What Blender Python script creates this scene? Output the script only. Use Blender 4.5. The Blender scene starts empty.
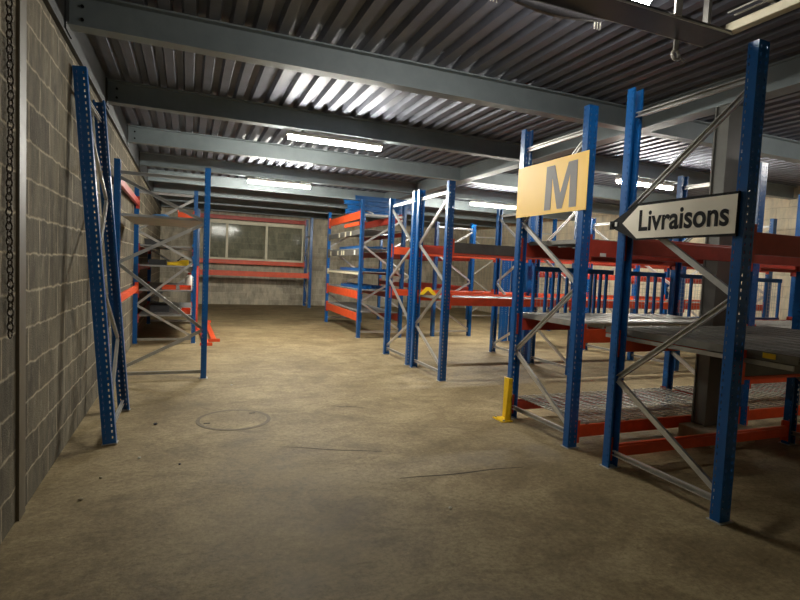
import bpy, bmesh, math, random
import numpy as np
from mathutils import Vector, Matrix
random.seed(4)
scn = bpy.context.scene
col = scn.collection
R = math.radians

# ------------------------------------------------------------------ materials
def nt(name):
    m = bpy.data.materials.new(name); m.use_nodes = True
    t = m.node_tree; b = t.nodes['Principled BSDF']
    return m, t, b
def srgb(r, g, b):
    f = lambda c: (c/255/12.92) if c/255 <= .04045 else ((c/255+.055)/1.055)**2.4
    return (f(r), f(g), f(b), 1)
def mat(name, c, rough=.5, metal=0., var=.25, scale=6., bump=0., bscale=60., spec=.5):
    m, t, b = nt(name); N, L = t.nodes, t.links
    tc = N.new('ShaderNodeTexCoord')
    n = N.new('ShaderNodeTexNoise'); n.inputs['Scale'].default_value = scale; n.inputs['Detail'].default_value = 6
    n.inputs['Roughness'].default_value = .65
    L.new(tc.outputs['Object'], n.inputs['Vector'])
    r = N.new('ShaderNodeValToRGB')
    r.color_ramp.elements[0].position = .3; r.color_ramp.elements[1].position = .7
    r.color_ramp.elements[0].color = tuple(x*(1-var) for x in c[:3])+(1,)
    r.color_ramp.elements[1].color = tuple(min(1, x*(1+var*.6)) for x in c[:3])+(1,)
    L.new(n.outputs['Fac'], r.inputs['Fac']); L.new(r.outputs['Color'], b.inputs['Base Color'])
    b.inputs['Roughness'].default_value = rough; b.inputs['Metallic'].default_value = metal
    b.inputs['Specular IOR Level'].default_value = spec
    if bump:
        n2 = N.new('ShaderNodeTexNoise'); n2.inputs['Scale'].default_value = bscale; n2.inputs['Detail'].default_value = 4
        L.new(tc.outputs['Object'], n2.inputs['Vector'])
        bp = N.new('ShaderNodeBump'); bp.inputs['Strength'].default_value = bump; bp.inputs['Distance'].default_value = .01
        L.new(n2.outputs['Fac'], bp.inputs['Height']); L.new(bp.outputs['Normal'], b.inputs['Normal'])
    return m
BLUE = mat('blue_paint', srgb(14, 86, 150), .28, 0, .12, 8)
PALEBLUE = mat('pale_blue_paint', srgb(70, 130, 185), .4, 0, .12, 8)
ORANGE = mat('orange_paint', srgb(226, 84, 40), .42, 0, .15, 8)
REDOX = mat('red_beam_paint', srgb(180, 62, 44), .45, 0, .2, 8)
GALV = mat('galvanised_steel', srgb(182, 180, 172), .42, .55, .18, 14)
DARKGALV = mat('dull_steel', srgb(128, 126, 118), .5, .45, .2, 10)
BRACE = mat('zinc_brace', srgb(202, 201, 196), .33, .6, .12, 10)
GREYBEAM = mat('grey_beam', srgb(104, 102, 96), .55, .2, .2, 8)
SHELF = mat('grey_shelf_sheet', srgb(146, 146, 142), .6, .2, .25, 5)
LIGHTSHELF = mat('light_shelf_sheet', srgb(166, 166, 160), .5, .1, .2, 5)
CEILBEAM = mat('grey_green_steel', srgb(130, 140, 142), .45, .1, .15, 3)
DECK = mat('deck_steel', srgb(106, 109, 120), .55, .25, .2, 2.5)
EDGE = mat('edge_steel', srgb(58, 60, 60), .6, .1, .2, 3)
COLUMN = mat('column_paint', srgb(106, 106, 100), .55, .1, .2, 3)
PLINTH = mat('plinth_concrete', srgb(160, 148, 122), .9, 0, .3, 12, .4)
YELLOW = mat('yellow_paint', srgb(238, 196, 20), .45, 0, .15, 10)
SIGNY = mat('sign_yellow', srgb(250, 200, 72), .5, 0, .03, 2)
SIGNW = mat('sign_ivory', srgb(250, 243, 222), .5, 0, .04, 3)
BLACK = mat('black_paint', srgb(16, 15, 15), .7, 0, .1, 5, spec=.2)
SIGNG = mat('letter_grey', srgb(112, 108, 104), .55, 0, .05, 5)
TRAY = mat('dark_tray', srgb(70, 68, 72), .45, .3, .15, 6)
CREAM = mat('cream_paint', srgb(222, 214, 184), .45, 0, .1, 8)
WHITE = mat('white_plastic', srgb(225, 222, 210), .5, 0, .06, 8)
DARKSTEEL = mat('dark_chain_steel', srgb(74, 66, 56), .4, .7, .3, 40)
HOUSING = mat('lamp_housing', srgb(215, 212, 200), .45, 0, .05, 8)
CONDUIT = mat('conduit_grey', srgb(96, 87, 70), .5, 0, .15, 8)
DARK = mat('dark_goods', srgb(52, 52, 54), .6, 0, .3, 8)
WOOD = mat('brown_board', srgb(120, 84, 52), .7, 0, .3, 10)

def emit(name, c, s):
    m, t, b = nt(name)
    b.inputs['Base Color'].default_value = (.8, .8, .8, 1)
    b.inputs['Emission Color'].default_value = c; b.inputs['Emission Strength'].default_value = s
    return m
TUBE = emit('lit_tube', (1, .975, .885, 1), 295)
TUBE_FAR = emit('lit_tube_far', (1, .975, .885, 1), 540)
TUBE_DIM = emit('lit_tube_old', (1, .96, .9, 1), 90)

def block_wall(name, ax, c1, c2, mortar, lo=(.42, .41, .40, 1)):
    m, t, b = nt(name); N, L = t.nodes, t.links
    tc = N.new('ShaderNodeTexCoord'); sx = N.new('ShaderNodeSeparateXYZ'); cx = N.new('ShaderNodeCombineXYZ')
    L.new(tc.outputs['Object'], sx.inputs[0])
    L.new(sx.outputs[ax], cx.inputs[0]); L.new(sx.outputs['Z'], cx.inputs[1])
    nd = N.new('ShaderNodeTexNoise'); nd.inputs['Scale'].default_value = 7; nd.inputs['Detail'].default_value = 3
    L.new(tc.outputs['Object'], nd.inputs['Vector'])
    # slight wobble of the joints
    mx = N.new('ShaderNodeMix'); mx.data_type = 'VECTOR'; mx.inputs['Factor'].default_value = .045
    L.new(cx.outputs[0], mx.inputs['A']); L.new(nd.outputs['Color'], mx.inputs['B'])
    br = N.new('ShaderNodeTexBrick')
    br.inputs['Color1'].default_value = c1; br.inputs['Color2'].default_value = c2; br.inputs['Mortar'].default_value = mortar
    br.inputs['Scale'].default_value = 1; br.inputs['Brick Width'].default_value = .5; br.inputs['Row Height'].default_value = .22
    br.inputs['Mortar Size'].default_value = .014; br.inputs['Mortar Smooth'].default_value = 1.0; br.inputs['Bias'].default_value = -.1
    L.new(mx.outputs['Result'], br.inputs['Vector'])
    n = N.new('ShaderNodeTexNoise'); n.inputs['Scale'].default_value = 2.2; n.inputs['Detail'].default_value = 9; n.inputs['Roughness'].default_value = .7
    mp = N.new('ShaderNodeMapping'); mp.inputs['Scale'].default_value = (3, 3, 1.1)       # vertical smears of grey slurry
    L.new(tc.outputs['Object'], mp.inputs[0]); L.new(mp.outputs[0], n.inputs['Vector'])
    r = N.new('ShaderNodeValToRGB'); r.color_ramp.elements[0].position = .33; r.color_ramp.elements[1].position = .68
    r.color_ramp.elements[0].color = lo; r.color_ramp.elements[1].color = (1.3, 1.25, 1.17, 1)
    L.new(n.outputs['Fac'], r.inputs['Fac'])
    mu = N.new('ShaderNodeMix'); mu.data_type = 'RGBA'; mu.blend_type = 'MULTIPLY'; mu.inputs['Factor'].default_value = .85
    L.new(br.outputs['Color'], mu.inputs['A']); L.new(r.outputs['Color'], mu.inputs['B'])
    b.inputs['Roughness'].default_value = .9; b.inputs['Specular IOR Level'].default_value = .2
    n3 = N.new('ShaderNodeTexNoise'); n3.inputs['Scale'].default_value = 5; n3.inputs['Detail'].default_value = 9; n3.inputs['Roughness'].default_value = .75
    L.new(mp.outputs[0], n3.inputs['Vector'])
    r3 = N.new('ShaderNodeValToRGB'); r3.color_ramp.elements[0].position = .56; r3.color_ramp.elements[1].position = .72
    r3.color_ramp.elements[0].color = (0, 0, 0, 1); r3.color_ramp.elements[1].color = (.55, .55, .55, 1)
    L.new(n3.outputs['Fac'], r3.inputs['Fac'])
    sm = N.new('ShaderNodeMix'); sm.data_type = 'RGBA'; sm.inputs['B'].default_value = mortar
    L.new(r3.outputs['Color'], sm.inputs['Factor']); L.new(mu.outputs['Result'], sm.inputs['A']); L.new(sm.outputs['Result'], b.inputs['Base Color'])
    n2 = N.new('ShaderNodeTexNoise'); n2.inputs['Scale'].default_value = 90; n2.inputs['Detail'].default_value = 5
    L.new(tc.outputs['Object'], n2.inputs['Vector'])
    ma = N.new('ShaderNodeMath'); ma.operation = 'MULTIPLY_ADD'; ma.inputs[1].default_value = -.8
    L.new(br.outputs['Fac'], ma.inputs[0]); L.new(n2.outputs['Fac'], ma.inputs[2])
    bp = N.new('ShaderNodeBump'); bp.inputs['Strength'].default_value = .55; bp.inputs['Distance'].default_value = .012
    L.new(ma.outputs[0], bp.inputs['Height']); L.new(bp.outputs['Normal'], b.inputs['Normal'])
    return m
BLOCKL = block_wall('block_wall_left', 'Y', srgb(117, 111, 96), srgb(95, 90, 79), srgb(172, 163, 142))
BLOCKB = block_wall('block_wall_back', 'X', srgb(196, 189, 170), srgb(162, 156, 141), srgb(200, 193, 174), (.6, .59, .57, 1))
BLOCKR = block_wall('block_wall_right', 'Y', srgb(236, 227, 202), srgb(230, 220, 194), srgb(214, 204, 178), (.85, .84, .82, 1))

def floor_mat():
    m, t, b = nt('worn_concrete'); N, L = t.nodes, t.links
    tc = N.new('ShaderNodeTexCoord')
    def noise(s, d=8, ro=.65, dist=0., sc=None):
        n = N.new('ShaderNodeTexNoise'); n.inputs['Scale'].default_value = s; n.inputs['Detail'].default_value = d
        n.inputs['Roughness'].default_value = ro; n.inputs['Distortion'].default_value = dist
        if sc:
            mp = N.new('ShaderNodeMapping'); mp.inputs['Scale'].default_value = sc
            L.new(tc.outputs['Object'], mp.inputs[0]); L.new(mp.outputs[0], n.inputs['Vector'])
        else: L.new(tc.outputs['Object'], n.inputs['Vector'])
        return n
    def ramp(n, p0, c0, p1, c1):
        r = N.new('ShaderNodeValToRGB'); e = r.color_ramp.elements
        e[0].position, e[1].position = p0, p1; e[0].color, e[1].color = c0, c1
        L.new(n.outputs['Fac'], r.inputs['Fac']); return r
    def mul(a, bb, f):
        x = N.new('ShaderNodeMix'); x.data_type = 'RGBA'; x.blend_type = 'MULTIPLY'; x.inputs['Factor'].default_value = f
        L.new(a, x.inputs['A']); L.new(bb, x.inputs['B']); return x.outputs['Result']
    base = ramp(noise(.9, 10, .62, .4), .32, srgb(134, 119, 88), .7, srgb(174, 158, 122))
    blot = ramp(noise(3.1, 8, .7, .8), .36, (.66, .62, .56, 1), .58, (1, 1, 1, 1))
    drag = ramp(noise(1.6, 9, .75, 1.2, (1, 1.5, 1)), .38, (.66, .62, .56, 1), .6, (1.06, 1.05, 1.03, 1))
    fine = ramp(noise(26, 9, .8), .36, (.55, .52, .47, 1), .58, (1.08, 1.07, 1.05, 1))
    spk = ramp(noise(17, 5, .6, .5), .62, (1, 1, 1, 1), .72, (1.45, 1.42, 1.34, 1))
    strk = ramp(noise(9, 7, .7, .6, (1.2, 4.5, 1)), .58, (1, 1, 1, 1), .70, (.62, .58, .50, 1))
    o = mul(base.outputs['Color'], blot.outputs['Color'], .65)
    o = mul(o, drag.outputs['Color'], .8); o = mul(o, fine.outputs['Color'], .8); o = mul(o, spk.outputs['Color'], .7); o = mul(o, strk.outputs['Color'], .75)
    L.new(o, b.inputs['Base Color'])
    rr = N.new('ShaderNodeMapRange'); rr.inputs['To Min'].default_value = .55; rr.inputs['To Max'].default_value = .85
    nn = noise(3.1, 8, .7, .8); L.new(nn.outputs['Fac'], rr.inputs['Value']); L.new(rr.outputs[0], b.inputs['Roughness'])
    b.inputs['Specular IOR Level'].default_value = .3
    bp = N.new('ShaderNodeBump'); bp.inputs['Strength'].default_value = .35; bp.inputs['Distance'].default_value = .01
    nb = noise(30, 6, .7); L.new(nb.outputs['Fac'], bp.inputs['Height']); L.new(bp.outputs['Normal'], b.inputs['Normal'])
    return m
FLOOR = floor_mat()
def glass_mat():
    m, t, b = nt('dusty_pane'); N, L = t.nodes, t.links
    b.inputs['Base Color'].default_value = srgb(120, 122, 112); b.inputs['Roughness'].default_value = .08
    tr = N.new('ShaderNodeBsdfTransparent'); tr.inputs['Color'].default_value = (.9, .92, .9, 1)
    mx = N.new('ShaderNodeMixShader'); mx.inputs['Fac'].default_value = .09
    L.new(tr.outputs[0], mx.inputs[1]); L.new(b.outputs[0], mx.inputs[2])
    L.new(mx.outputs[0], N['Material Output'].inputs['Surface'])
    return m
GLASS = glass_mat()

# ------------------------------------------------------------------ mesh helpers
class MB:
    def __init__(s): s.v = []; s.f = []
    def quad_box(s, x0, x1, y0, y1, z0, z1):
        i = len(s.v)
        s.v += [(x, y, z) for z in (z0, z1) for y in (y0, y1) for x in (x0, x1)]
        s.f += [tuple(i+k for k in q) for q in ((0,2,3,1),(4,5,7,6),(0,1,5,4),(2,6,7,3),(0,4,6,2),(1,3,7,5))]
        return s
    def prism(s, prof, p0, p1, up=(0,0,1)):
        """closed 2D outline (u,v) swept from p0 to p1; v follows `up`."""
        p0, p1, up = Vector(p0), Vector(p1), Vector(up)
        w = (p1-p0).normalized(); u = up.cross(w)
        if u.length < 1e-5: u = Vector((1,0,0)).cross(w)
        u.normalize(); v = w.cross(u)
        i = len(s.v); n = len(prof)
        for p in (p0, p1):
            for a, b in prof: s.v.append(tuple(p+u*a+v*b))
        for k in range(n):
            k2 = (k+1) % n; s.f.append((i+k, i+k2, i+n+k2, i+n+k))
        s.f.append(tuple(i+k for k in range(n-1, -1, -1))); s.f.append(tuple(i+n+k for k in range(n)))
        return s
    def tube(s, pts, r, n=8):
        for a, b in zip(pts[:-1], pts[1:]):
            s.prism([(r*math.cos(2*math.pi*k/n), r*math.sin(2*math.pi*k/n)) for k in range(n)], a, b, (0.01,0.02,1) if abs((Vector(b)-Vector(a)).normalized().z) < .95 else (1,0,0))
        return s
    def mesh(s, name, m, smooth=False, origin=(0,0,0)):
        me = bpy.data.meshes.new(name); o = Vector(origin)
        me.from_pydata([tuple(Vector(p)-o) for p in s.v], [], s.f); me.validate()
        bm = bmesh.new(); bm.from_mesh(me); bmesh.ops.recalc_face_normals(bm, faces=bm.faces); bm.to_mesh(me); bm.free()
        me.materials.append(m)
        if smooth:
            for p in me.polygons: p.use_smooth = True
        return me
def link(name, me, parent=None, loc=None, rot=None):
    o = bpy.data.objects.new(name, me); col.objects.link(o)
    if parent: o.parent = parent
    if loc is not None: o.location = loc
    if rot is not None: o.rotation_euler = rot
    return o
def bevel(o, w=.004, seg=2):
    b = o.modifiers.new('bevel', 'BEVEL'); b.width = w; b.segments = seg; b.limit_method = 'ANGLE'; b.angle_limit = R(40)
    return o
def tag(o, label=None, cat=None, group=None, kind=None):
    if label: o['label'] = label
    if cat: o['category'] = cat
    if group: o['group'] = group
    if kind: o['kind'] = kind
    return o
def empty(name, loc, label, cat, group=None, rotz=0):
    o = bpy.data.objects.new(name, None); col.objects.link(o); o.location = loc; o.rotation_euler = (0, 0, rotz)
    o.empty_display_size = .1
    return tag(o, label, cat, group)
def structure(name, mb, m, origin=(0,0,0)):
    o = link(name, mb.mesh(name, m, origin=origin), loc=origin); o['kind'] = 'structure'; return o
def lbox(name, m, parent, c, s, bev=0., rot=None):
    mb = MB().quad_box(-s[0]/2, s[0]/2, -s[1]/2, s[1]/2, -s[2]/2, s[2]/2)
    o = link(name, mb.mesh(name, m), parent, c, rot)
    if bev: bevel(o, bev)
    return o

# ------------------------------------------------------------------ camera
f_px, pitch, yaw, roll, H = 525.2, -0.05963, 0.38536, 0.04503, 1.6
cy, sy, cp, sp = math.cos(yaw), math.sin(yaw), math.cos(pitch), math.sin(pitch)
fw = Vector((sy*cp, cy*cp, sp)); ri = Vector((cy, -sy, 0)); up = ri.cross(fw)
cr, sr = math.cos(roll), math.sin(roll)
r_ = ri*cr+up*sr; u_ = -ri*sr+up*cr
cd = bpy.data.cameras.new('camera'); cam = bpy.data.objects.new('camera', cd); col.objects.link(cam)
cd.sensor_width = 36; cd.lens = f_px/800*36; cd.clip_start = .05
M = Matrix((r_, u_, -fw)).transposed().to_4x4(); M.translation = Vector((0, 0, H)); cam.matrix_world = M
scn.camera = cam

# ------------------------------------------------------------------ the room
XL, XR, YB, YF = -.92, 11.3, 20.35, -3.0
ZB, ZD = 3.35, 3.6                # underside of beams, underside of roof deck
structure('floor', MB().quad_box(XL-.2, XR+.2, YF-.2, YB+.2, -.2, 0), FLOOR)
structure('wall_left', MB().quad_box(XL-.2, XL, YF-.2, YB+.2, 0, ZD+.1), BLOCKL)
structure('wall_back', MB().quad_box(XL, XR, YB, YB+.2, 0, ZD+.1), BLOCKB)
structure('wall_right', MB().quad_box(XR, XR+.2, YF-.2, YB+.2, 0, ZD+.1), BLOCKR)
structure('wall_front', MB().quad_box(XL, XR, YF-.2, YF, 0, ZD+.1), BLOCKB)
# trapezoidal roof deck, ribs running away from the camera
mb = MB(); prof = []; x = XL-.1; pitch_d = .19
while x < XR+.2:
    prof += [(x, 0), (x+.085, 0), (x+.105, .06), (x+.17, .06)]; x += pitch_d
for y in (YF-.1, YB+.1):
    mb.v += [(a, y, ZD+b) for a, b in prof]
n = len(prof); mb.f = [(k, k+1, n+k+1, n+k) for k in range(n-1)]
i0 = len(mb.v); mb.v += [(XL-.1, YF-.1, ZD+.2), (XR+.3, YF-.1, ZD+.2), (XR+.3, YB+.1, ZD+.2), (XL-.1, YB+.1, ZD+.2)]
mb.f.append((i0, i0+1, i0+2, i0+3))
o = structure('ceiling', mb, DECK)

def ibeam(p0, p1, h, w, tf=.014, tw=.010):
    b = MB()
    prof = [(-w/2,0),(w/2,0),(w/2,tf),(tw/2,tf),(tw/2,h-tf),(w/2,h-tf),(w/2,h),(-w/2,h),(-w/2,h-tf),(-tw/2,h-tf),(-tw/2,tf),(-w/2,tf)]
    return b.prism(prof, p0, p1)
ys = [-1.5, .6, 2.74, 4.87, 7.0, 9.2, 11.33, 13.45, 15.6, 17.7, 19.85]
for y in ys:
    if y != 2.74: structure('ceiling_beam', ibeam((XL+.032, y, ZB), (4.87, y, ZB), ZD-ZB, .14), CEILBEAM)
    structure('ceiling_beam', ibeam((5.03, y, ZB), (XR, y, ZB), ZD-ZB, .14), CEILBEAM)
structure('ceiling_beam', ibeam((4.95, YF, ZB), (4.95, YB, ZB), ZD-ZB, .2, .018, .16), CEILBEAM)
# edge channel along the top of the left wall, with its bolted end plates
mb = MB().quad_box(XL, XL+.035, YF, YB, 3.25, 3.262).quad_box(XL, XL+.02, YF, YB, 3.262, ZD)
for y in ys:
    mb.quad_box(XL+.02, XL+.032, y-.11, y+.11, 3.3, ZD)
structure('ceiling_beam', mb, EDGE)
mb = MB()
for y in ys[2:6]:
    for z in (3.42, 3.52):
        mb.prism([(.013*math.cos(k*math.pi/3), .013*math.sin(k*math.pi/3)) for k in range(6)], (XL+.12, y-.005, z), (XL+.12, y-.022, z))
structure('trim_1', mb, BLACK)
# column on its plinth
structure('column', MB().quad_box(4.86, 5.16, 3.665, 3.68, .15, ZB).quad_box(4.86, 5.16, 3.805, 3.82, .15, ZB).quad_box(4.875, 5.145, 3.68, 3.805, .15, ZB), COLUMN)
bevel(structure('column_plinth', MB().quad_box(4.70, 5.35, 3.47, 3.835, 0, .15), PLINTH), .012)
# flat pipe strip up the left wall, skirt of render at its foot
structure('trim_2', MB().quad_box(XL, XL+.018, 3.64, 3.77, 0, 3.2), CONDUIT)

# ------------------------------------------------------------------ rack parts
_up = {}
def upright_mesh(h, hole=True):
    k = (round(h, 3), hole)
    if k in _up: return _up[k]
    w, d, lip = .05, .07, .016
    # unfolded strips: (polyline point, point, list of column cuts, hole columns)
    y0, y1 = -d/2, d/2
    verts, faces = [], []
    zs = [0]; z = .04; rows = []
    while z+.05 < h:
        zs += [z, z+.022]; z += .05
    zs.append(h)
    def strip(a, b, cuts, holes):
        pts = [(a[0]+(b[0]-a[0])*c, a[1]+(b[1]-a[1])*c) for c in cuts]
        i = len(verts); nn = len(pts)
        for zz in zs: verts.extend((p[0], p[1], zz) for p in pts)
        for r in range(len(zs)-1):
            for c in range(nn-1):
                if r % 2 == 1 and c in holes: continue
                q = i+r*nn+c; faces.append((q, q+1, q+nn+1, q+nn))
    strip((-w, y1), (-w, y0), (0, .16, .26, 1), (1,) if hole else ())
    strip((-w, y0), (w, y0), (0, .18, .28, .72, .82, 1), (1, 3) if hole else ())
    strip((w, y0), (w, y1), (0, .74, .84, 1), (1,) if hole else ())
    strip((-w, y1), (-w+lip, y1), (0, 1), ()); strip((w, y1), (w-lip, y1), (0, 1), ())
    me = bpy.data.meshes.new('upright'); me.from_pydata(verts, [], faces)
    bm = bmesh.new(); bm.from_mesh(me); bmesh.ops.remove_doubles(bm, verts=bm.verts, dist=1e-5)
    bmesh.ops.recalc_face_normals(bm, faces=bm.faces); bm.to_mesh(me); bm.free()
    me.materials.append(BLUE); _up[k] = me; return me
_plate = None
def upright(parent, x, y, h, rz, plate=True):
    """x,y in world metres; rz: 0 -> web faces -y"""
    global _plate
    p = parent.location
    o = link('upright', upright_mesh(h), parent, (x-p.x, y-p.y, .006-p.z), (0, 0, rz))
    s = o.modifiers.new('sheet', 'SOLIDIFY'); s.thickness = .0025; s.offset = 0
    if plate:
        if _plate is None:
            _plate = MB().quad_box(-.065, .065, -.055, .05, -.006, 0).mesh('base_plate', GALV)
        link('base_plate', _plate, o)
    return o
def brace_mb(a, b, normal, flip=1):
    """lipped channel between two points, open side along `normal`"""
    w, d, t = .021, .026, .003
    l = .009
    prof = [(-w,-d/2),(w,-d/2),(w,d/2),(w-l,d/2),(w-l,d/2-t),(w-t,d/2-t),(w-t,-d/2+t),(-w+t,-d/2+t),(-w+t,d/2-t),(-w+l,d/2-t),(-w+l,d/2),(-w,d/2)]
    prof = [(u, v*flip) for u, v in prof]
    return MB().prism(prof, a, b, normal)
def brace(parent, a, b, normal, flip=1):
    p = parent.location; c = (Vector(a)+Vector(b))/2
    me = brace_mb(a, b, normal, flip).mesh('brace', BRACE, origin=c)
    return link('brace', me, parent, c-p)
def frame(parent, x, y, axis, depth, h, nodes, start=0, hh=None, normal=None, tops=True):
    """two uprights joined by zig-zag braces. axis 'y': depth runs along +y from (x,y); 'x': along +x."""
    if axis == 'y':
        A, B = (x, y), (x, y+depth); r0, r1 = 0, math.pi; nrm = Vector((-1, 0, 0)) if normal is None else normal; ins = Vector((0, .028, 0))
    else:
        A, B = (x, y), (x+depth, y); r0, r1 = -math.pi/2, math.pi/2; nrm = Vector((0, -1, 0)) if normal is None else normal; ins = Vector((.028, 0, 0))
    upright(parent, A[0], A[1], h, r0); upright(parent, B[0], B[1], hh or h, r1)
    P = [Vector((A[0], A[1], 0))+ins, Vector((B[0], B[1], 0))-ins]
    o = nrm*0.012
    z0, zt = nodes[0], nodes[-1]
    brace(parent, P[0]+Vector((0,0,z0-.04)), P[1]+Vector((0,0,z0-.04)), nrm)
    if tops: brace(parent, P[0]+Vector((0,0,zt+.05)), P[1]+Vector((0,0,zt+.05)), nrm)
    s = start
    for k, (za, zb) in enumerate(zip(nodes[:-1], nodes[1:])):
        brace(parent, P[s]+Vector((0,0,za+.012))+o*(1 if k % 2 else -1)*.3, P[1-s]+Vector((0,0,zb-.012))+o*(1 if k % 2 else -1)*.3, nrm, 1 if k % 2 else -1)
        s = 1-s
_beam = {}
def beam(parent, p0, p1, z0, z1, m=None, side=(0,-1), conn=True, d=.045, lip=None):
    """box beam between two plan points, with hooked end plates; `side` = the way its face looks"""
    m = m or ORANGE
    p = parent.location; L = math.hypot(p1[0]-p0[0], p1[1]-p0[1]); ang = math.atan2(p1[1]-p0[1], p1[0]-p0[0])
    h = z1-z0; key = (round(L, 3), round(h, 3), m.name, d, lip is not None)
    if key not in _beam:
        b = MB()
        s = .018   # stepped ledge along the top back edge
        prof = [(-d/2,0),(d/2,0),(d/2,h-s),(d/2-.014,h-s),(d/2-.014,h),(-d/2,h)]
        b.prism(prof, (-L/2, 0, 0), (L/2, 0, 0))
        _beam[key] = b.mesh('beam', m)
        bm_ = MB().quad_box(-.004, .004, -.028, .028, -.05, h+.05).quad_box(-.03, .03, -.031, -.027, -.05, h+.05)
        _beam[key+('c',)] = bm_.mesh('connector', ORANGE if lip is not None else m)
        if lip is not None:
            _beam[key+('l',)] = MB().quad_box(-L/2+.01, L/2-.01, -d/2-.004, d/2+.004, -.022, -.002).mesh('lower_lip', lip)
    rz = ang
    # local -y must look towards `side`
    if (math.sin(rz)*side[0]-math.cos(rz)*side[1]) < 0: rz += math.pi
    o = link('beam', _beam[key], parent, ((p0[0]+p1[0])/2-p.x, (p0[1]+p1[1])/2-p.y, z0-p.z), (0, 0, rz))
    bv = bevel(o, .004, 2)
    if conn:
        for s in (-1, 1): link('connector', _beam[key+('c',)], o, (s*(L/2-.002), 0, 0))
    if lip is not None: link('lower_lip', _beam[key+('l',)], o)
    return o
def wire_deck(parent, x0, x1, y0, y1, z):
    b = MB(); r = .0042
    k = int((x1-x0)/.11)
    for i in range(k+1):
        xx = x0+(x1-x0)*i/k; b.quad_box(xx-r, xx+r, y0, y1, z, z+2*r)
    k = int((y1-y0)/.055)
    for i in range(k+1):
        yy = y0+(y1-y0)*i/k; b.quad_box(x0, x1, yy-r, yy+r, z-2*r, z)
    for xx in np.linspace(x0+.1, x1-.1, 5):
        b.quad_box(xx-.02, xx+.02, y0, y1, z-.022, z-2*r)
    p = parent.location; c = Vector(((x0+x1)/2, (y0+y1)/2, z))
    return link('wire_shelf', b.mesh('wire_shelf', GALV, origin=c), parent, c-p)
def plank_deck(parent, x0, x1, y0, y1, z, m=None, th=.055, w=.2):
    """folded steel planks laid side by side"""
    b = MB(); n = max(1, round((x1-x0)/w)); ww = (x1-x0)/n
    for i in range(n):
        a = x0+i*ww+.002; e = a+ww-.004
        b.quad_box(a, e, y0, y1, z-.004, z); b.quad_box(a, a+.004, y0, y1, z-th, z-.004); b.quad_box(e-.004, e, y0, y1, z-th, z-.004)
        for q in (.33, .66):
            xx = a+(e-a)*q; b.quad_box(xx-.012, xx+.012, y0+.01, y1-.01, z, z+.004)
        b.quad_box(a+.004, a+.016, y0, y1, z-th, z-th+.004); b.quad_box(e-.016, e-.004, y0, y1, z-th, z-th+.004)
    p = parent.location; c = Vector(((x0+x1)/2, (y0+y1)/2, z))
    return link('steel_shelf', b.mesh('steel_shelf', m or GALV, origin=c), parent, c-p)
def board(parent, x0, x1, y0, y1, z0, z1, m=None, name='shelf'):
    p = parent.location; c = Vector(((x0+x1)/2, (y0+y1)/2, (z0+z1)/2))
    return bevel(lbox(name, m or SHELF, parent, c-p, (x1-x0, y1-y0, z1-z0)), .003)
ND = [.17, .76, 1.51, 2.15, 2.88]        # brace joints of the tall frames
NL = [.13, .66, 1.51, 2.09, 2.6]

XF = [3.36, 5.70, 8.05, 10.4]            # frames of the two near rows
# ---- row with the direction sign
rk = empty('pallet_rack', (3.36, 2.37, 0), 'nearest blue and orange pallet rack carrying the white Livraisons arrow sign', 'rack', 'back to back pallet racks')
for i, x in enumerate(XF):
    frame(rk, x, 2.37, 'y', 1.0, 3.14 if i == 0 else 2.95, ND if i == 0 else [z*.94 for z in ND])
for a, b in zip(XF[:-1], XF[1:]):
    a += .052; b -= .052
    beam(rk, (a, 2.37), (b, 2.37), 1.80, 1.945, REDOX); beam(rk, (a, 3.37), (b, 3.37), 1.80, 1.945, REDOX, (0, 1))
    beam(rk, (a, 2.37), (b, 2.37), .985, 1.115, GREYBEAM, lip=ORANGE); beam(rk, (a, 3.37), (b, 3.37), .985, 1.115, ORANGE, (0, 1))
    beam(rk, (a, 3.37), (b, 3.37), .085, .19, ORANGE, (0, 1))
    plank_deck(rk, a+.03, b-.03, 2.02 if a < 5 else 2.42, 3.61 if a < 4 else 3.32, 1.175 if a < 5 else 1.112, DARKGALV)
    
lbox('edge_rail', GALV, rk, (.072, .44, 1.098), (.014, 1.55, .03))
# ---- row with the M sign
ra = empty('pallet_rack', (3.36, 3.88, 0), 'blue and orange pallet rack whose end frame carries the yellow M board', 'rack', 'back to back pallet racks')
for i, x in enumerate(XF):
    frame(ra, x, 3.88, 'y', .97, 3.14 if i == 0 else 2.9, ND if i == 0 else [z*.94 for z in ND])
for a, b in zip(XF[:-1], XF[1:]):
    a += .052; b -= .052
    for y, s, c in ((3.88, (0,-1), ORANGE), (4.85, (0, 1), REDOX)):
        beam(ra, (a, y), (b, y), 1.79, 1.945, REDOX, s)
        beam(ra, (a, y), (b, y), .985, 1.115, c, s)
        beam(ra, (a, y), (b, y), .09, .205, ORANGE if y < 4 else REDOX, s)
    plank_deck(ra, a+.03, b-.03, 3.84 if a < 5 else 3.92, 4.90 if a < 5 else 4.81, 1.175 if a < 5 else 1.112); plank_deck(ra, a+.03, b-.03, 3.91, 4.82, 1.955, DARKGALV, .04)
    wire_deck(ra, a+.02, b-.02, 3.855, 4.875, .236)
    if a > 5: beam(ra, (a, 3.88), (b, 3.88), .50, .60, ORANGE)
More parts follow.
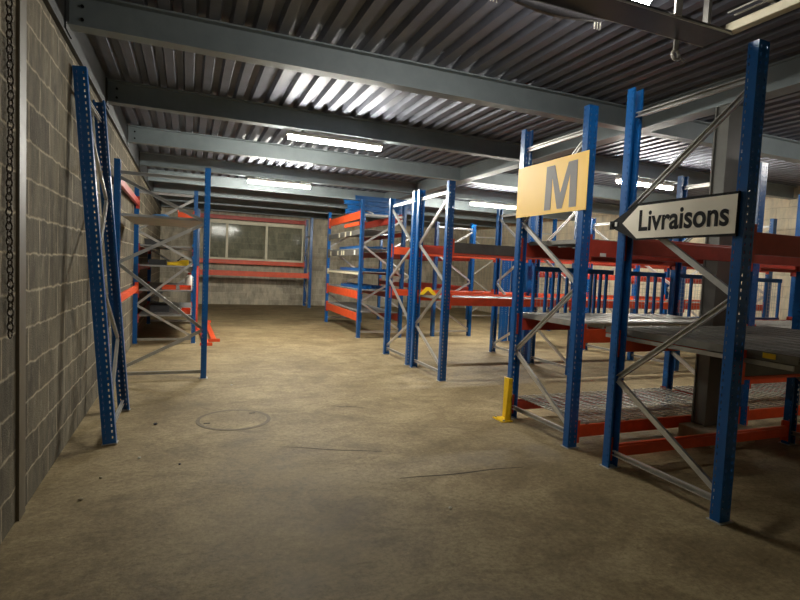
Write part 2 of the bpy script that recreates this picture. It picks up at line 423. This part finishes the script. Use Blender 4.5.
# ---- middle rows (beyond the cross aisle)
XE = [3.45, 5.75, 8.10, 10.4]
rf = empty('pallet_rack', (3.45, 6.76, 0), 'middle pallet rack across the aisle behind the M rack, orange shelf at waist height', 'rack', 'back to back pallet racks')
for i, x in enumerate(XE): frame(rf, x, 6.76, 'y', 1.03, 2.87, [z*.93 for z in ND])
for k, (a, b) in enumerate(zip(XE[:-1], XE[1:])):
    a += .052; b -= .052
    beam(rf, (a, 6.76), (b, 6.76), 1.86, 2.01, GREYBEAM if k == 0 else REDOX, lip=ORANGE); beam(rf, (a, 7.79), (b, 7.79), 1.86, 2.0, REDOX, (0, 1))
    beam(rf, (a, 6.76), (b, 6.76), 1.10, 1.22, ORANGE); beam(rf, (a, 7.79), (b, 7.79), 1.10, 1.22, ORANGE, (0, 1))
    if k: beam(rf, (a, 7.79), (b, 7.79), 1.56, 1.66, REDOX, (0, 1))
    plank_deck(rf, a-.03, b-.03, 6.79, 7.76, 1.195, DARKGALV, .03)
re_ = empty('pallet_rack', (3.45, 8.0, 0), 'pallet rack standing back to back behind the middle rack with the waist-high orange shelf', 'rack', 'back to back pallet racks')
for x in XE: frame(re_, x, 8.0, 'y', 1.08, 2.87, [z*.93 for z in ND], 1)
for k, (a, b) in enumerate(zip(XE[:-1], XE[1:])):
    a += .052; b -= .052
    for y, s in ((8.0, (0,-1)), (9.08, (0, 1))):
        beam(re_, (a, y), (b, y), 1.86, 2.0, ORANGE if k == 0 else REDOX, s)
        beam(re_, (a, y), (b, y), 1.10, 1.22, ORANGE, s)
# ---- far racks standing along the main aisle
def aisle_rack(x, y0, y1, label, h, levels, nodes, start):
    r = empty('shelving_rack', (x, y0, 0), label, 'rack', 'far racks with shelves facing the aisle')
    frame(r, x, y0, 'x', 1.0, h, nodes, start); frame(r, x+.07 if x < 4 else x, y1, 'x', 1.0, h, nodes, start)
    for z0, z1, m in levels:
        xa = x; xb = x+.07 if x < 4 else x
        beam(r, (xa, y0+.052), (xb, y1-.052), z0, z1, m, (-1, 0)); beam(r, (xa+1, y0+.052), (xb+1, y1-.052), z0, z1, REDOX, (1, 0))
    return r
nP = [.18, .82, 1.42, 2.1, 2.72]
rp = aisle_rack(3.58, 11.25, 14.5, 'far blue and orange shelving rack beside the main aisle, stacked blue frames on top', 3.08,
    [(2.68, 2.86, ORANGE), (2.33, 2.43, GREYBEAM), (1.86, 2.0, GREYBEAM), (1.42, 1.47, CREAM), (.87, 1.05, ORANGE), (.37, .55, ORANGE)], nP, 1)
for z in (.56, 1.06, 1.48, 2.01, 2.44): board(rp, 3.66, 4.55, 11.3, 14.45, z, z+.02)
tagm = MB()
for y, z in ((12.1, 2.38), (12.6, 2.38), (13.2, 2.38), (11.7, 1.93), (12.7, 1.93), (12.9, 1.93), (13.3, 1.93), (14.1, 1.93)):
    t = lbox('price_tag', CREAM if y != 11.7 else WHITE, rp, (3.552-3.58+(y-11.3)*.0221, y-11.25, z), (.004, .10, .11))
# short loose orange beam stub on the second level
beam(rp, (3.54, 11.32), (3.54, 12.5), 2.53, 2.61, ORANGE, (-1, 0), conn=False)
rq = aisle_rack(5.50, 11.4, 15.3, 'far rack with empty lower bay seen behind the waist-high orange shelf', 2.75,
    [(1.86, 2.0, REDOX), (1.1, 1.22, REDOX)], [z*.95 for z in nP], 1)
rr = aisle_rack(8.7, 12.4, 15.4, 'far rack with pale blue posts, right of the bundle of standing blue posts', 3.2,
    [(.9, 1.02, ORANGE)], nP, 0)
# ---- left racks against the block wall
rl = empty('shelving_rack', (-.84, 7.51, 0), 'blue shelving rack along the left block wall with grey shelves and coloured bins', 'rack')
frame(rl, -.84, 7.51, 'x', 1.06, 2.80, NL, 0)
frame(rl, -.884, 10.73, 'x', 1.0, 2.88, [.12, .2, .72, 1.55, 2.09, 2.73][0:1]+[.72, 1.55, 2.09, 2.73], 1)
frame(rl, -.86, 13.95, 'x', .98, 1.95, [.12, .6, 1.2, 1.8], 1)
for z0, z1 in ((2.52, 2.64), (.98, 1.09)):
    beam(rl, (-.84, 7.563), (-.86, 10.677), z0, z1, REDOX if z0 > 2 else ORANGE, (-1, 0))
board(rl, -.80, .2, 7.56, 9.3, 2.11, 2.145, LIGHTSHELF)
for z in (.50, .97, 1.43, 1.80):
    for xa, s in ((-.86, (-1, 0)), (.12, (1, 0))): beam(rl, (xa, 10.783), (xa, 13.897), z-.07, z, ORANGE if s[0] > 0 else REDOX, s)
    board(rl, -.83, .09, 10.78, 13.90, z+.003, z+.035)
# ---- rack on the back wall
rb = empty('pallet_rack', (.30, 19.2, 0), 'rack against the back wall with long red and orange beams across', 'rack')
for x in (.30, 4.17): frame(rb, x, 19.2, 'y', .86, 3.3, [z*.95 for z in nP], 0)
beam(rb, (.352, 20.06), (4.118, 20.06), 3.10, 3.24, REDOX); beam(rb, (.352, 20.06), (4.118, 20.06), 1.50, 1.65, ORANGE)
beam(rb, (.352, 19.2), (4.118, 19.2), 1.09, 1.27, ORANGE)

# ------------------------------------------------------------------ leaning end frame on the left
lf = empty('upright_frame', (-.587, 4.97, 0), 'loose blue upright frame leaning against the left block wall', 'rack frame')
Lh = 3.15
for k, (f0, t0) in enumerate((((-.587, 4.97), (-.862, 5.16)), ((-.587, 6.02), (-.862, 6.17)))):
    a = Vector((f0[0], f0[1], .012)); b = Vector((t0[0], t0[1], 3.14))
    w = (b-a).normalized(); yv = Vector((0, 1, 0)); yv = (yv-w*yv.dot(w)).normalized(); xv = yv.cross(w)
    if k == 1: yv, xv = -yv, -xv
    mt = Matrix((xv, yv, w)).transposed().to_4x4(); mt.translation = a-lf.location
    o = link('upright', upright_mesh(Lh), lf); o.matrix_local = mt
    s = o.modifiers.new('sheet', 'SOLIDIFY'); s.thickness = .0025; s.offset = 0
    link('base_plate', MB().quad_box(-.06, .06, -.05, .045, -.006, 0).mesh('base_plate', GALV), o)
def lp(k, z):
    f0, t0 = ((Vector((-.587, 5.0, 0)), Vector((-.862, 5.19, 3.14))), (Vector((-.587, 5.99, 0)), Vector((-.862, 6.14, 3.14))))[k]
    return f0+(t0-f0)*z/3.14
nn_ = Vector((1, 0, .09))
s = 0
for za, zb in zip(ND[:-1], ND[1:]):
    brace(lf, lp(s, za), lp(1-s, zb), nn_); s = 1-s
brace(lf, lp(0, 2.95), lp(1, 2.95), nn_); brace(lf, lp(0, .1), lp(1, .1), nn_)

# ------------------------------------------------------------------ signs
def poly(pts, z0, z1, m, name):
    b = MB(); n = len(pts); b.v = [(x, y, z) for z in (z0, z1) for x, y in pts]
    b.f = [tuple(range(n-1, -1, -1)), tuple(range(n, 2*n))]+[(k, (k+1) % n, n+(k+1) % n, n+k) for k in range(n)]
    return b.mesh(name, m)
def text_mesh(txt, bold, w, h, th, m, name):
    cu = bpy.data.curves.new('t', 'FONT'); cu.body = txt; cu.size = 1; cu.offset = bold; cu.extrude = .002
    o = bpy.data.objects.new('t', cu); col.objects.link(o); bpy.context.view_layer.update()
    me = bpy.data.meshes.new_from_object(o.evaluated_get(bpy.context.evaluated_depsgraph_get()))
    bpy.data.objects.remove(o); bpy.data.curves.remove(cu)
    co = np.array([v.co[:] for v in me.vertices]); mn, mx = co.min(0), co.max(0)
    for v in me.vertices:
        v.co.x = (v.co.x-mn[0])/(mx[0]-mn[0])*w; v.co.y = (v.co.y-mn[1])/(mx[1]-mn[1])*h
        v.co.z = (v.co.z-mn[2])/(mx[2]-mn[2])*th
    me.materials.clear(); me.materials.append(m); me.name = name
    return me
SIGNROT = Matrix(((0, 0, -1), (-1, 0, 0), (0, 1, 0)))      # local x -> -y, local y -> +z, local z -> -x
def sign_at(name, label, x, y, z):
    e = empty(name, (x, y, z), label, 'sign'); e.rotation_euler = SIGNROT.to_euler(); return e
ms = sign_at('row_sign', 'yellow rectangular sign with a large grey letter M on the second end frame', 3.302, 4.89, 2.205)
bevel(link('panel', MB().quad_box(0, 1.085, 0, .53, -.006, 0).mesh('panel', SIGNY), ms), .0015)
ls = sign_at('direction_sign', 'white arrow shaped sign reading Livraisons, pointing left on the nearest end frame', 3.288, 3.40, 1.915)
ml, mh_, st = .47, .43, .105
link('letter', poly([(0,0),(0.01,mh_),(.135,mh_),(.235,.145),(.335,mh_),(.46,mh_),(.47,0),(.37,0),(.365,.315),(.272,0),(.198,0),(.105,.315),(.10,0)], .0003, .002, SIGNG, 'letter'), ms, (.485, .04, 0))
link('backing', poly([(-.065, .125), (-.065, .15), (.20, .285), (1.03, .285), (1.03, -.005), (.20, -.005), (-.045, .10)], -.02, 0, BLACK, 'backing'), ls)
link('face', poly([(.06, .135), (.215, .263), (1.025, .268), (1.025, .012), (.215, .008)], .0003, .003, SIGNW, 'face'), ls)
link('lettering', text_mesh('Livraisons', .022, .745, .165, .0015, BLACK, 'lettering'), ls, (.232, .062, .0032))
link('bracket', MB().quad_box(-.075, -.03, .09, .16, -.002, .006).quad_box(-.055, -.045, .11, .14, .006, .012).mesh('bracket', BLACK), ls)
link('bolt', MB().quad_box(-.02, .004, .115, .15, .0005, .006).mesh('bolt', GALV), ls)

# ------------------------------------------------------------------ lamps
def lamp(x0, x1, y, z, label, m, drop=0.):
    e = empty('tube_lamp', ((x0+x1)/2, y, z), label, 'lamp', 'strip lamps under the ceiling beams'); L = x1-x0
    bevel(link('housing', MB().quad_box(-L/2, L/2, -.045, .045, .02, .065).mesh('housing', HOUSING), e), .006)
    pr = [(.038*math.cos(a), .034*math.sin(a)) for a in np.linspace(math.pi, 2*math.pi, 9)]
    pr = pr+[(.038, .018), (-.038, .018)]
    link('tube', MB().prism(pr, (-L/2+.02, 0, 0), (L/2-.02, 0, 0)).mesh('tube', m), e)
    for s in (-1, 1):
        link('hanger', MB().quad_box(s*L*.35-.012, s*L*.35+.012, -.02, .02, .065, ZB-z+drop).mesh('hanger', GALV), e)
    return e
ZT = 3.25
lamp(1.16, 2.47, 7.02, ZT, 'brightest strip lamp under the ceiling, left of the middle', TUBE)
lamp(1.09, 2.40, 11.30, ZT, 'smaller looking strip lamp further back towards the back wall', TUBE_FAR)
lamp(6.31, 7.60, 11.30, ZT, 'strip lamp partly hidden behind the yellow M sign', TUBE_FAR)
lamp(6.72, 8.00, 7.02, ZT, 'strip lamp seen between the posts above the Livraisons sign', TUBE)
lamp(1.50, 2.78, 2.73, 3.42, 'strip lamp at the top edge above the dark cable tray', TUBE_DIM, .25)
lamp(6.72, 8.00, 2.72, ZT, 'strip lamp above the near racks out of sight at the right', TUBE_DIM)

# ------------------------------------------------------------------ cable tray, clamps, trunking
ct = empty('cable_tray', (1.2, 2.645, 3.25), 'dark steel cable tray with sagging sleeve hung near the ceiling at top right', 'cable tray')
TL = 2.13
bevel(link('tray', MB().quad_box(0, TL, -.105, .105, 0, .012).quad_box(0, TL, -.105, -.095, .012, .032).quad_box(0, TL, .095, .105, .012, .06).mesh('tray', TRAY), ct), .003)
link('edge_strip', MB().quad_box(0, TL, .106, .112, .0, .012).quad_box(0, TL, -.112, -.106, .0, .012).mesh('edge_strip', GALV), ct)
sl = [(x_, -.045*math.sin(math.pi*(x_-.44)/.80)-.004) for x_ in np.linspace(.44, 1.24, 17)]
link('sleeve', poly([(1.24, .03), (.44, .03)]+sl, -.012, .012, TRAY, 'sleeve'), ct, (0, .128, 0), (R(90), 0, 0))
for x_ in (.45, 1.23):
    b_ = MB()
    for q in (-.02, .0, .022):
        b_.tube([(x_+q, .16, -.045), (x_+q-.008, .15, .02), (x_+q+.01, .125, .07)], .0045, 6)
    link('cable_tie', b_.mesh('cable_tie', WHITE), ct)
link('hanger', MB().quad_box(1.59, 1.65, -.122, -.114, .012, .35).mesh('hanger', GALV), ct)
for x_ in (.2, 2.0): link('hanger', MB().quad_box(x_, x_+.03, -.02, .02, .012, .35).mesh('hanger', GALV), ct)
link('joint', MB().quad_box(1.86, 1.872, .1055, .1135, .0, .06).mesh('joint', GALV), ct)
cl = empty('pipe_clamp', (3.09, 2.772, 3.20), 'pale pipe clamp hanging below the cable tray at top right', 'clamp')
link('strap', MB().quad_box(-.02, .02, -.008, .0, -.02, .11).mesh('strap', GALV), cl)
b_ = MB(); ring = [(.03*math.cos(a), -.006, -.045+.03*math.sin(a)) for a in np.linspace(0, 2*math.pi, 15)]
link('ring', b_.tube(ring, .011, 6).mesh('ring', GALV, True), cl)
link('screw', MB().tube([(.02, -.006, -.04), (.09, .0, -.07)], .008, 6).mesh('screw', GALV), cl)
tr = empty('trunking', (3.40, 1.0, 3.30), 'cream lighting trunking running overhead towards the camera at top right', 'trunking')
bevel(link('channel', MB().quad_box(-.035, .035, 0, 1.62, 0, .06).mesh('channel', CREAM), tr), .005)
for x_ in (-.085, -.15): link('cable', MB().tube([(x_, 0, .07), (x_, 1.52, .07)], .006, 6).mesh('cable', GALV), tr)
for y_ in (.2, 1.3): link('hanger', MB().quad_box(-.165, .02, y_, y_+.03, .075, .09).quad_box(-.02, .02, y_, y_+.03, .06, .30).mesh('hanger', GALV), tr)

# ------------------------------------------------------------------ chain on the wall, conduit
b_ = MB(); z = 2.98; k = 0; ph = 0
rows = [(-.895, 3.43), ]
while z > 1.12:
    c = Vector((XL+.02, 3.455+.014*math.sin(z*6), z)); n_ = 8; L_, W_ = .027, .015
    pts = []
    for q in range(n_+1):
        a = 2*math.pi*q/n_
        u, v = W_*math.cos(a), L_*math.sin(a)
        pts.append(tuple(c+(Vector((u*.35, u, v)) if k % 2 else Vector((u, -u*.35, v)))))
    b_.tube(pts, .0046, 4); z -= .039; k += 1
o = link('chain', b_.mesh('chain', DARKSTEEL, True)); tag(o, 'dark steel chain hanging down the left wall at the photo edge', 'chain')
o = link('chain_hook', MB().tube([(XL, 3.455, 3.02), (XL+.04, 3.455, 3.02), (XL+.04, 3.455, 2.97)], .008, 6).mesh('chain_hook', DARKSTEEL)); o.parent = bpy.data.objects['chain']

# ------------------------------------------------------------------ window units leaning on the back rack
wp = empty('glazed_partition', (.66, 20.065, 1.651), 'cream framed glazed partition of three panes standing on the back rack beam', 'partition')
b_ = MB(); W_, Hh = 3.40, 1.42
b_.quad_box(0, W_, 0, .05, 0, .07).quad_box(0, W_, 0, .05, Hh-.13, Hh)
for x_ in (0, .58, 1.98, W_-.06): b_.quad_box(x_, x_+(.09 if 0 < x_ < 3 else .06), -.004, .054, .0, Hh)
bevel(link('frame', b_.mesh('frame', CREAM), wp), .004)
for a, b in ((.06, .58), (.67, 1.98), (2.07, W_-.06)):
    link('pane', MB().quad_box(a, b, .02, .026, .07, Hh-.13).mesh('pane', GLASS), wp)

# ------------------------------------------------------------------ small things
g = empty('post_guard', (3.255, 4.80, 0), 'yellow steel post guard bolted to the floor before the M rack', 'guard')
link('plate', poly([(-.045, .012), (.028, .012), (.028, .47), (-.02, .47)], -.012, 0, YELLOW, 'plate'), g, (0, -.06, 0), (R(90), 0, 0))
link('side_plate', MB().quad_box(.018, .03, -.06, .09, .012, .46).mesh('side_plate', YELLOW), g)
link('foot', MB().quad_box(-.10, .035, -.09, .10, 0, .012).mesh('foot', YELLOW), g)
for y_ in (-.075, .08): link('bolt', MB().prism([(.012*math.cos(k*math.pi/3), .012*math.sin(k*math.pi/3)) for k in range(6)], (-.07, y_, .012), (-.07, y_, .026)).mesh('bolt', GALV), g)

vp = empty('corner_guard', (3.56, 7.60, 1.2), 'yellow corner guard with dark inside lying like a roof on the orange shelf', 'guard', None, R(-24))
link('wing', poly([(-.125, 0), (-.075, 0), (0, .075), (.075, 0), (.125, 0), (.125, .02), (.035, .12), (-.035, .12), (-.125, .02)], -.05, .05, YELLOW, 'wing'), vp, (0, 0, .002), (R(90), 0, 0))
link('lining', poly([(-.07, 0), (.07, 0), (0, .07)], -.045, .045, WOOD, 'lining'), vp, (0, 0, .002), (R(90), 0, 0))

o = link('shelf_label', MB().quad_box(0, .004, -.05, .03, -.017, .017).mesh('shelf_label', YELLOW)); o.location = (3.436, 2.20, 1.15)
tag(o, 'small yellow sticker on the edge of the near grey shelf', 'sticker')
o = link('price_tag', MB().quad_box(-.035, .035, -.004, 0, -.016, .016).mesh('price_tag', WHITE)); o.location = (3.58, 3.852, 1.812)
tag(o, 'small cream paper tag on the dark red beam between the signs', 'tag')

# blue barred guards with wire mesh at the back of the M rack
def barred(x0, x1, label, xs):
    e = empty('barred_guard', (x0, 4.96, 1.11), label, 'guard', 'blue barred guards behind the M rack shelf')
    link('top_rail', MB().quad_box(0, x1-x0, -.02, .02, .53, .585).mesh('top_rail', BLUE), e)
    link('bottom_rail', MB().quad_box(0, x1-x0, -.02, .02, .0, .03).mesh('bottom_rail', BLUE), e)
    for x_ in xs: link('bar', MB().quad_box(x_-x0-.014, x_-x0+.014, -.014, .014, .03, .53).mesh('bar', BLUE), e)
    b = MB()
    for q in np.arange(.04, x1-x0, .05): b.quad_box(q-.0015, q+.0015, .016, .019, .03, .53)
    for q in np.arange(.08, .53, .05): b.quad_box(0, x1-x0, .016, .019, q-.0015, q+.0015)
    link('wire_mesh', b.mesh('wire_mesh', GALV), e)
barred(3.62, 4.78, 'blue barred guard with wire mesh behind the shelf between the two signs', (3.64, 3.81, 3.905, 3.99, 4.105, 4.3, 4.46, 4.52, 4.60, 4.69))
barred(4.86, 5.64, 'blue barred guard with wire mesh left of the steel column', (4.88, 5.05, 5.2, 5.365, 5.483, 5.62))
barred(5.78, 7.9, 'blue barred guard with wire mesh right of the second rack frame', (5.8, 6.116, 6.4, 6.7, 7.0, 7.3, 7.6, 7.88))

# stacked frames on top of the far rack
def lying_frame(z, dx, label, L=1.5):
    e = empty('rack_upright_assembly', (3.5+dx, 11.5, z), label, 'rack frame', 'blue frames stacked on the far rack')
    for y_ in (0, .92):
        o = link('upright', upright_mesh(L), e, (0, y_, .055), (0, R(90), 0))
        s = o.modifiers.new('sheet', 'SOLIDIFY'); s.thickness = .0025; s.offset = 0
    for a, b in ((.1, .7), (.7, 1.4)):
        k = round(a*10) % 2
        me = brace_mb((a, .04 if k else .88, .05), (b, .88 if k else .04, .05), (0, 0, 1)).mesh('brace', BRACE); link('brace', me, e)
lying_frame(2.875, .0, 'lowest blue frame of the stack lying on the far rack')
lying_frame(2.985, .05, 'middle blue frame of the stack lying on the far rack')
lying_frame(3.095, -.04, 'topmost blue frame of the stack lying on the far rack')

# blue posts stored on the shelves of the far rack
def stored_post(x, y, z, L, label, m=BLUE):
    b = MB().prism([(-.05,-.035),(.05,-.035),(.05,.035),(.038,.035),(.038,-.023),(-.038,-.023),(-.038,.035),(-.05,.035)], (x, y, z+.035), (x, y+L, z+.035))
    c = Vector((x, y+L/2, z))
    o = link('stored_post', b.mesh('stored_post', m, origin=c), loc=c); tag(o, label, 'post', 'blue posts lying on the far rack shelves'); return o
for lev, zz, nm in ((0, 1.08, 'waist-high'), (1, 1.50, 'middle'), (2, 2.03, 'upper')):
    for k in range(4):
        stored_post(3.80+.2*k, 11.6+.13*((k*7+lev) % 5), zz+.0005, 1.85+.15*(k % 3), '%s blue post lying on the %s shelf of the far rack' % (('front', 'second', 'third', 'rear')[k], nm))
# bundle of standing posts behind the middle rack
for k, (x_, y_, h_, t_, m_) in enumerate(((6.86, 10.5, 2.1, .02, BLUE), (7.0, 10.55, 2.0, .0, PALEBLUE), (7.13, 10.5, 2.15, -.01, BLUE), (7.27, 10.6, 1.95, .01, BLUE), (7.42, 10.55, 2.1, 0, PALEBLUE), (7.56, 10.6, 2.05, .015, BLUE))):
    o = link('standing_post', upright_mesh(h_), loc=(x_, y_, .002), rot=(0, t_*0, 0))
    s = o.modifiers.new('sheet', 'SOLIDIFY'); s.thickness = .0025; s.offset = 0
    tag(o, '%s of the loose blue posts standing behind the orange waist-high shelf' % ('leftmost', 'second from left', 'third from left', 'fourth from left', 'fifth from left', 'rightmost')[k], 'post', 'blue posts standing behind the middle rack')

# goods on the left rack
def bin_(x, y, z, label, m=ORANGE, w=.24, d=.34, h=.075):
    e = empty('storage_bin', (x, y, z), label, 'bin', 'small bins on the left rack')
    b = MB().quad_box(-w/2, w/2, -d/2, d/2, 0, .005).quad_box(-w/2, w/2, d/2-.005, d/2, .005, h).quad_box(-w/2, -w/2+.005, -d/2, d/2-.005, .005, h).quad_box(w/2-.005, w/2, -d/2, d/2-.005, .005, h).quad_box(-w/2+.005, w/2-.005, -d/2, -d/2+.005, .005, h*.75)
    link('tray', b.mesh('tray', m), e)
    link('rim', MB().quad_box(-w/2-.008, w/2+.008, d/2, d/2+.008, h-.012, h).quad_box(-w/2-.008, -w/2, -d/2, d/2, h-.012, h).quad_box(w/2, w/2+.008, -d/2, d/2, h-.012, h).mesh('rim', m), e)
bin_(-.33, 11.05, 1.006, 'left orange bin on the middle shelf of the left rack')
bin_(-.04, 11.05, 1.006, 'right orange bin on the middle shelf of the left rack', w=.2)
bin_(-.02, 11.05, .536, 'orange bin on the lowest shelf of the left rack', w=.16, h=.10)
bin_(-.04, 7.95, 2.146, 'red orange bin on the top shelf of the left rack', w=.2, h=.11)
e = empty('machine_part', (-.17, 11.05, 1.466), 'yellow angled metal piece lying on the left rack shelf', 'tool')
bevel(link('body', poly([(-.20, 0), (.18, 0), (.18, .12), (.06, .105), (-.06, .07), (-.20, .06)], -.1, .1, YELLOW, 'body'), e, (0, 0, 0), (R(90), 0, 0)), .006)
link('handle', MB().tube([(-.02, 0, .085), (.05, 0, .16), (.16, 0, .17), (.17, 0, .12)], .012, 8).mesh('handle', DARK, True), e)
e = empty('canister', (.03, 11.6, 1.006), 'white plastic canister on the left rack behind the orange bins', 'canister')
def lathe(prof, n=20):
    b = MB()
    for r, z in prof: b.v += [(r*math.cos(2*math.pi*k/n), r*math.sin(2*math.pi*k/n), z) for k in range(n)]
    for j in range(len(prof)-1):
        for k in range(n): b.f.append((j*n+k, j*n+(k+1) % n, (j+1)*n+(k+1) % n, (j+1)*n+k))
    b.f.append(tuple(range(n-1, -1, -1))); b.f.append(tuple((len(prof)-1)*n+k for k in range(n)))
    return b
link('body', lathe([(.075, 0), (.085, .015), (.085, .2), (.07, .24), (.035, .265), (.03, .28)]).mesh('body', WHITE, True), e)
link('cap', lathe([(.034, .278), (.036, .285), (.036, .31), (.03, .315)]).mesh('cap', REDOX, True), e)
e = empty('clothes_bundle', (-.42, 8.3, 2.146), 'crumpled pale blue cloth on the top shelf of the left rack', 'cloth')
b_ = MB(); nx, ny = 14, 10
for j in range(ny):
    for i in range(nx):
        u, v = i/(nx-1), j/(ny-1)
        hgt = math.sin(math.pi*u)**.5*math.sin(math.pi*v)**.5
        b_.v.append(((u-.5)*.5, (v-.5)*.4, .002+hgt*(.055+.02*math.sin(9*u+5*v)+.012*math.sin(17*v-6*u))))
for j in range(ny-1):
    for i in range(nx-1): b_.f.append((j*nx+i, j*nx+i+1, (j+1)*nx+i+1, (j+1)*nx+i))
b_.f.append(tuple([i for i in range(nx)]+[j*nx+nx-1 for j in range(1, ny)]+[(ny-1)*nx+i for i in range(nx-2, -1, -1)]+[j*nx for j in range(ny-2, 0, -1)]))
link('cloth', b_.mesh('cloth', PALEBLUE, True), e)
for k, (x_, y_, z_, s_, lb) in enumerate(((-.55, 11.3, 1.466, (.3, .4, .10), 'dark carton lying flat on the left rack shelf beside the yellow piece'), (-.5, 11.5, .536, (.34, .4, .14), 'dark box on the lowest shelf of the left rack'), (-.6, 11.4, 1.836, (.36, .5, .12), 'dark box on the uppermost far shelf of the left rack'))):
    e = empty('stored_box', (x_, y_, z_), lb, 'box', 'dark boxes on the left rack')
    bevel(lbox('body', DARK, e, (0, 0, s_[2]/2-.01), (s_[0], s_[1], s_[2]-.02)), .004)
    bevel(lbox('lid', DARK, e, (0, 0, s_[2]-.01), (s_[0]+.012, s_[1]+.012, .02)), .003)

# loose orange beams on the floor by the left rack
def loose_beam(p0, p1, label, z=.0):
    p0, p1 = Vector(p0), Vector(p1); c = (p0+p1)/2
    e = empty('loose_beam', (c.x, c.y, z), label, 'beam', 'orange beams lying on the floor'); d = p1-p0; e.rotation_euler = (0, 0, math.atan2(d.y, d.x)); L = d.length
    bevel(link('bar', MB().quad_box(-L/2, L/2, -.05, .05, .002, .052).mesh('bar', ORANGE), e), .004)
    for s in (-1, 1): link('end_plate', MB().quad_box(s*L/2-.005, s*L/2+.005, -.11, .11, .002, .062).mesh('end_plate', ORANGE), e)
loose_beam((.50, 10.85, 0), (.46, 14.2, 0), 'long orange beam lying on the floor pointing to the back wall')
loose_beam((.34, 10.35, 0), (.30, 12.6, 0), 'shorter orange beam lying on the floor touching the left rack post')
e = empty('loose_beam', (.195, 12.6, 0), 'short red beam standing upright beside the left rack shelves', 'beam')
bevel(link('bar', MB().quad_box(-.025, .025, -.05, .05, .006, 1.45).mesh('bar', REDOX), e), .004)
for z_ in (.003, 1.453): link('end_plate', MB().quad_box(-.03, .03, -.09, .09, z_-.003, z_+.003).mesh('end_plate', REDOX), e)

# manhole cover, floor scratches
mh = empty('manhole_cover', (.46, 5.46, 0), 'round flush manhole cover in the concrete floor', 'manhole')
n = 48; b_ = MB()
RIM = mat('manhole_rim', srgb(104, 90, 66), .7, .2, .3, 20)
for r_i, r_o, zt, m_, nm in ((0, .325, .0025, FLOOR, 'lid'), (.325, .362, .003, RIM, 'rim')):
    b_ = MB()
    if r_i == 0:
        b_.v = [(r_o*math.cos(2*math.pi*k/n), r_o*math.sin(2*math.pi*k/n), z) for z in (0.0003, zt) for k in range(n)]
        b_.f = [tuple(range(n-1, -1, -1)), tuple(range(n, 2*n))]+[(k, (k+1) % n, n+(k+1) % n, n+k) for k in range(n)]
    else:
        for r in (r_i, r_o):
            for z in (.0003, zt): b_.v += [(r*math.cos(2*math.pi*k/n), r*math.sin(2*math.pi*k/n), z) for k in range(n)]
        for k in range(n):
            k2 = (k+1) % n
            b_.f += [(n+k, n+k2, 3*n+k2, 3*n+k), (k, k2, n+k2, n+k), (2*n+k, 3*n+k, 3*n+k2, 2*n+k2)]
    link(nm, b_.mesh(nm, m_), mh)
for x_, y_ in ((-.26, -.08), (.20, .19)): link('lifting_slot', MB().quad_box(x_-.03, x_+.03, y_-.012, y_+.012, .0026, .004).mesh('lifting_slot', BLACK), mh)
SCR = mat('scratch_dark', srgb(70, 57, 38), .9, 0, .3, 30)
def scratch(pts, w):
    b = MB(); L = []
    for k, p in enumerate(pts):
        t = Vector(pts[min(k+1, len(pts)-1)])-Vector(pts[max(k-1, 0)]); t.normalize(); n_ = Vector((-t.y, t.x, 0))
        ww = w*(.4+.6*math.sin(math.pi*(k+.3)/(len(pts)-.4)))
        b.v += [tuple(Vector(p)+n_*ww+Vector((0, 0, .0012))), tuple(Vector(p)-n_*ww+Vector((0, 0, .0012)))]
    b.f = [(2*k, 2*k+1, 2*k+3, 2*k+2) for k in range(len(pts)-1)]
    return b
for k, (a, b, w) in enumerate((((.774, 4.539), (1.597, 4.195), .010), ((1.529, 3.607), (2.615, 3.56), .011), ((1.55, 5.75), (1.9, 5.60), .012))):
    pts = [(a[0]+(b[0]-a[0])*t, a[1]+(b[1]-a[1])*t+.01*math.sin(t*9+k), 0) for t in np.linspace(0, 1, 14)]
    o = link('floor_scratch', scratch(pts, w).mesh('floor_scratch', SCR)); o['kind'] = 'structure'
# crumbs of rubble
stones = (((-.33, 4.55), .011, WHITE, 'white pebble on the floor right of the leaning frame'), ((-.03, 4.33), .010, DARK, 'dark pebble on the bare floor before the leaning frame'),
          ((-.55, 4.2), .011, PLINTH, 'beige chip of rubble on the floor near the left wall'), ((-.62, 3.85), .014, PLINTH, 'pale chip of rubble at the foot of the left wall'),
          ((1.67, 3.05), .010, WHITE, 'white speck of rubble in the middle of the floor'), ((.55, 7.0), .012, WHITE, 'white chip on the floor beyond the manhole'),
          ((-.26, 5.45), .018, DARK, 'dark flat scrap on the floor right of the leaning frame'))
for (x_, y_), r, m_, lb in stones:
    me = bpy.data.meshes.new('pebble'); bm = bmesh.new(); bmesh.ops.create_icosphere(bm, subdivisions=2, radius=r)
    for v in bm.verts: v.co *= 1+random.uniform(-.22, .22); v.co.z *= .55
    mz = min(v.co.z for v in bm.verts)
    for v in bm.verts: v.co.z -= mz
    bm.to_mesh(me); bm.free(); me.materials.append(m_)
    o = link('pebble', me, loc=(x_, y_, 0.0005)); tag(o, lb, 'pebble')

# ------------------------------------------------------------------ world and colour
w = bpy.data.worlds.new('world'); scn.world = w; w.use_nodes = True
w.node_tree.nodes['Background'].inputs['Color'].default_value = (.02, .02, .022, 1)
w.node_tree.nodes['Background'].inputs['Strength'].default_value = .0
scn.view_settings.view_transform = 'Standard'; scn.view_settings.look = 'None'
scn.view_settings.gamma = 1; scn.view_settings.use_curve_mapping = False
scn.view_settings.exposure = 0.0
